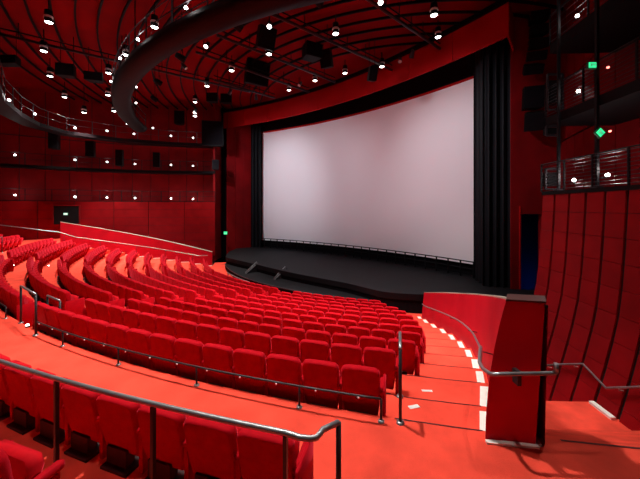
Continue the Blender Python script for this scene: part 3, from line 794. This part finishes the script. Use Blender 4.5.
ps_ = sign('pale exit sign over the far left doorway', 65.5, 214, 24.45, .15, .075); ps_.children[1].data.materials[0] = MATS['exit_pale']
for i, (u, v, y) in enumerate(((608,67.5,8.3),(610,131.3,8.3))):
    x = (u-320)/F*y; z = EYE-(v-HOR)*y/F
    o = MB().lathe([(0,-.03),(.03,-.015),(.035,.02),(0,.03)], 8).build('indicator_light', 'red_led'); o.location = (x, y, z)
    tag(o, 'tiny red indicator light beside %s exit sign' % ('upper', 'lower')[i], 'light')

# pendants: black cylinders with lit lens
def downlight_meshes():
    h = MB().lathe([(.10,.62),(.17,.60),(.185,.42),(.19,.30)], 14)
    r_ = MB().lathe([(.192,.30),(.2,.28),(.2,.20),(.192,.18)], 14)
    b = MB().lathe([(.185,.18),(.19,.02),(.2,.0),(.2,-.03),(.185,-.03),(.17,.04)], 14)
    l = MB().lathe([(.175,.0),(.14,-.035),(.07,-.05),(.0,-.055)], 14)
    return (fixed(h, 'housing', 'black_paint'), fixed(r_, 'white_band', 'lamp_white'), fixed(b, 'lens_ring', 'black_paint'), fixed(l, 'lens', 'lens'))
DL = downlight_meshes()
def downlight(label, x, y, z, grp, watts=PENDANT_W, size=74, s=1.0, aim=None):
    o = thing('pendant_downlight', label, 'lamp', (x, y, z), 0, grp)
    for me in DL:
        c = child(me, o); c.scale = (s, s, s)
    top = zc(x, y)-z
    MB().tube([(0,0,.6*s),(0,0,max(.8, top))], .025, 6).build('rod', 'black_paint', o)
    l = bpy.data.lights.new('downlight_beam', 'SPOT'); l.energy = watts; l.spot_size = RAD(size); l.spot_blend = .7; l.shadow_soft_size = .16; l.color = WARM
    lo_ = bpy.data.objects.new('downlight_beam', l); COL.objects.link(lo_); lo_.parent = o; lo_.location = (0, 0, -.1)
ps = [(48.7,22,11),(43.7,51,11),(50,76,11),(64.5,97,11),(84,112.5,10),(154.5,27,11),(126,55,11),(108.5,73,11),(108,95,11),(114,111,10.2),
      (335.7,33.6,11.2),(268.9,54,11.2),(231.6,70.5,11.2),(207,86,11.2),(195,102,11.2),(195,116,10.2),(434,15,11.2)]
pl = sorted(ps, key=lambda p: p[0])
for i, (u, v, z) in enumerate(pl):
    x, y, _ = sight(u, v, z)
    downlight(f'black pendant downlight with bright white lens, {ordn(i+1)} from the left', x, y, z, 'pendant downlights under the ceiling', PENDANT_W*(1.6 if x < -9.5 else 1.0), s=.86)
off = [P(25.4, t) for t in (33, 26, 19)]+[P(21.6, t) for t in (27, 19, 9.5)]+[P(19.2, 13), P(20.2, 24)]+[P(24.4, 4), P(28.9, 19)]  # unseen pendants continuing the rings; the last added to brighten the near floor
for i, (x, y, z) in enumerate(off):
    downlight(f'unseen pendant downlight overhead beyond the top of the picture, {ordn(i+1)}', x, y, 11, 'pendant downlights overhead', PENDANT_W*(1.7, 1.7, 2.7, 1.2, 1.2, .7, 1.0, 1.2, .6, .45)[i])
for i, (u, v) in enumerate(((289,90),(315,80.6),(345,73),(382,66.5),(438,37))):
    x, y, _ = sight(u, v, 11.3)
    t = Vector((x, y, 0)); y2 = min(y, 40)
    downlight(f'dim small downlight in front of red header, {ordn(i+1)} from left', x, y, 11.3, 'small downlights by the header', 120, 70, .8)
# spotlights added to brighten the screen, the middle ones tinted pink
def flood(label, loc, aim, watts, col, size=52):
    loc, aim = Vector(loc), Vector(aim); d = (aim-loc).normalized()
    o = thing('added_screen_spot', label, 'spotlight', loc, 0, 'added spotlights for the screen')
    M = d.to_track_quat('-Z', 'Y').to_matrix()
    MB().lathe([(0,.30),(.12,.28),(.15,.1),(.16,-.14)], 12, M=M).build('can', 'black_paint', o)
    MB().lathe([(.145,-.13),(0,-.12)], 12, M=M).build('lens', 'lamp_white', o)
    MB().tube([M @ Vector((.17,0,0)), M @ Vector((.17,0,0))+Vector((0,0,.35)), M @ Vector((-.17,0,0))+Vector((0,0,.35)), M @ Vector((-.17,0,0))], .015, 5).build('yoke', 'black_paint', o)
    MB().tube([(0,0,.33),(0,0,max(.5, zc(loc.x, loc.y)-loc.z))], .02, 5).build('hanger', 'black_paint', o)
    l = bpy.data.lights.new('spot_beam', 'SPOT'); l.energy = watts; l.spot_size = RAD(size); l.spot_blend = .9; l.shadow_soft_size = .25; l.color = col
    lo_ = bpy.data.objects.new('spot_beam', l); COL.objects.link(lo_); lo_.parent = o; lo_.location = d*.25; lo_.rotation_euler = d.to_track_quat('-Z', 'Y').to_euler()
FL = ((62, .08), (53, .33), (42, .60), (30, .80), (20, .97))
for i, (t, s) in enumerate(FL):
    flood(f'black spotlight added overhead to brighten the screen, {ordn(i+1)} from left', P(20.6, t, 9.9), scr(s, 4.9), SCREEN_W*(1.35, .95, .35, .45, .95)[i], (COOL, COOL, (1, .78, .88), (1, .88, .94), (.97, .95, 1))[i], 66)

# ------------------------------------------------------------------ lighting bars (parallel to the house axis)
bars = [((0,34),(250,92),11.35,'long'),((270,13),(392,70),11.35,''),((217,35),(335,82),11.35,''),((196,52),(309,92),11.35,''),((214,80),(275,98),11.35,''),((366,-2),(440,49),11.35,'')]
bl_ = ['far left', 'in front of the screen centre', 'left of the screen centre', 'above the left screen half', 'short one nearest left drape', 'nearest the right screen edge']
for i, (a, b, z, _) in enumerate(bars):
    A, B = Vector(sight(*a, z)), Vector(sight(*b, z))
    o = thing('lighting_bar', f'dark straight lighting bar under ceiling, {bl_[i]}', 'bar', (A+B)/2); om = Vector(o.location)
    MB().tube([A-om, B-om], .075, 8).build('lower_tube', 'steel_dark', o)
    MB().tube([A-om+Vector((0,0,.3)), B-om+Vector((0,0,.3))], .035, 6).build('upper_tube', 'black_paint', o)
    for k in range(6):
        p = A.lerp(B, (k+.3)/6); top = zc(p.x, p.y)
        MB().tube([p-om, Vector((p.x, p.y, top))-om], .022, 5).build('drop_rod', 'black_paint', o)
# small aimed fixtures on the bars
sf = [(207,45),(269.5,25),(380,1),(256,97),(300,84),(372,72),(412,54),(184,66),(230,92),(400,60)]
for i, (u, v) in enumerate(sf):
    x, y, z = sight(u, v, 10.95)
    o = thing('profile_spot', f'small black profile spot clamped under ceiling bars, {ordn(i+1)} of ten', 'spotlight', (x, y, z)); o['label'] = 'small black profile spot hanging under ceiling, '+('left of the gantry end lamp','above the dark speaker box','at the top edge over the screen','beside the left header end','over the left screen half','at the header near the screen centre','right along the header beam','behind the gantry end','near the left header corner','second along the header beam')[i]
    rz = random.uniform(0, 6)
    MB().lathe([(0,.22),(.09,.2),(.11,0),(.13,-.2)], 10, M=Matrix.Rotation(rz, 3, 'Z') @ Matrix.Rotation(.7, 3, 'X')).build('can', 'steel_dark', o)
    MB().tube([(0,0,0),(0,0,.5)], .02, 5).build('yoke', 'black_paint', o)
    MB().lathe([(.10,-.19),(0,-.18)], 10, M=Matrix.Rotation(rz, 3, 'Z') @ Matrix.Rotation(.7, 3, 'X')).build('lens', 'globe' if i in (0, 1, 2) else 'lamp_white', o)

# ------------------------------------------------------------------ loudspeakers
def speaker(label, u, v, y, wd, hd, dp=.5, rz=0.0, rx=0.0, hang=True, wedge=True):
    x = (u-320)/F*y; z = EYE-(v-HOR)*y/F
    o = thing('loudspeaker', label, 'speaker', (x, y, z), rz)
    a, b = wd/2, hd/2; k = .72 if wedge else 1
    R_ = Matrix.Rotation(rx, 3, 'X')
    vs_ = [R_ @ Vector(p) for p in ((-a,-dp/2,-b),(a,-dp/2,-b),(a*k,dp/2,-b),(-a*k,dp/2,-b),(-a,-dp/2,b),(a,-dp/2,b),(a*k,dp/2,b),(-a*k,dp/2,b))]
    MB().add(vs_, ((0,3,2,1),(4,5,6,7),(0,1,5,4),(1,2,6,5),(2,3,7,6),(3,0,4,7))).build('cabinet', 'black_paint', o)
    MB().box((0,0,0), (wd*.9,.02,hd*.9)).build('grille', 'black_cloth', o).matrix_basis = Matrix.Translation(R_ @ Vector((0,-dp/2-.012,0))) @ R_.to_4x4()
    if hang:
        top = max(.6, zc(x, y)-z)
        for s in (-.35, .35): MB().tube([(s*wd,0,b*.9),(s*wd,0,top)], .015, 5).build('hanger', 'black_paint', o)
    return o
speaker('flat black speaker box under ceiling at left picture edge', 8, 61, 16.5, 1.3, .45)
speaker('black speaker box under ceiling left of the gantry', 67, 71, 17.5, .95, .7, rz=.2)
speaker('shallow black speaker box nearest the gantry curve', 95, 77.5, 18, .95, .5, rz=.3)
speaker('black tilted speaker above the left half of the screen', 265, 38, 16, .95, 1.05, .7, .6, .4)
speaker('large black speaker cluster under bars before the header', 255.5, 73, 20.5, 1.6, 1.5, 1.0, .6, .3)
speaker('black speaker box hanging over the screen centre', 311, 52, 17, 1.0, .75, .9, .5, .1)
speaker('small black tilted speaker right of the centre box', 327, 59, 17.5, .7, .95, .5, -.5, .3)
speaker('small black speaker left at header corner', 213, 98, 24, .9, .7)
speaker('small black speaker second at header corner', 227, 99, 24, .9, .7)
speaker('black speaker at header beam right of screen centre', 372, 74, 17, .5, .75, .4, .3, .3)
speaker('upper big black side speaker by red wall right of screen', 531.5, 98.5, 14.3, .82, 1.0, .7, -.3, .1, False)
speaker('lower tilted black side speaker by red wall right of screen', 534, 121, 14.3, .85, .85, .7, -.5, .35, False)
for i, (u, v) in enumerate(((538,18),(538,31),(537,44),(535,56),(532,69))):
    speaker(f'slim line array speaker on red wall, {ordn(i+1)} from top', u, v, 14.2, .8, .42, .6, -.3, .05+.12*i, False)
for i, (u, v, wd, hd) in enumerate(((55,141,.7,1.35),(91,149,.65,1.3),(120,158,.55,1.4),(157,160,.55,1.3),(180,118,.9,1.2),(213,134,1.9,2.3),(216,165,.6,.9))):
    x = on_line(offset(LW, .35), u)
    yy = x[1] if x else 27.5
    speaker('black upright loudspeaker at left galleries, '+ORD[i+1]+' from left', u, v, yy, wd, hd, .5, .2, 0, False)
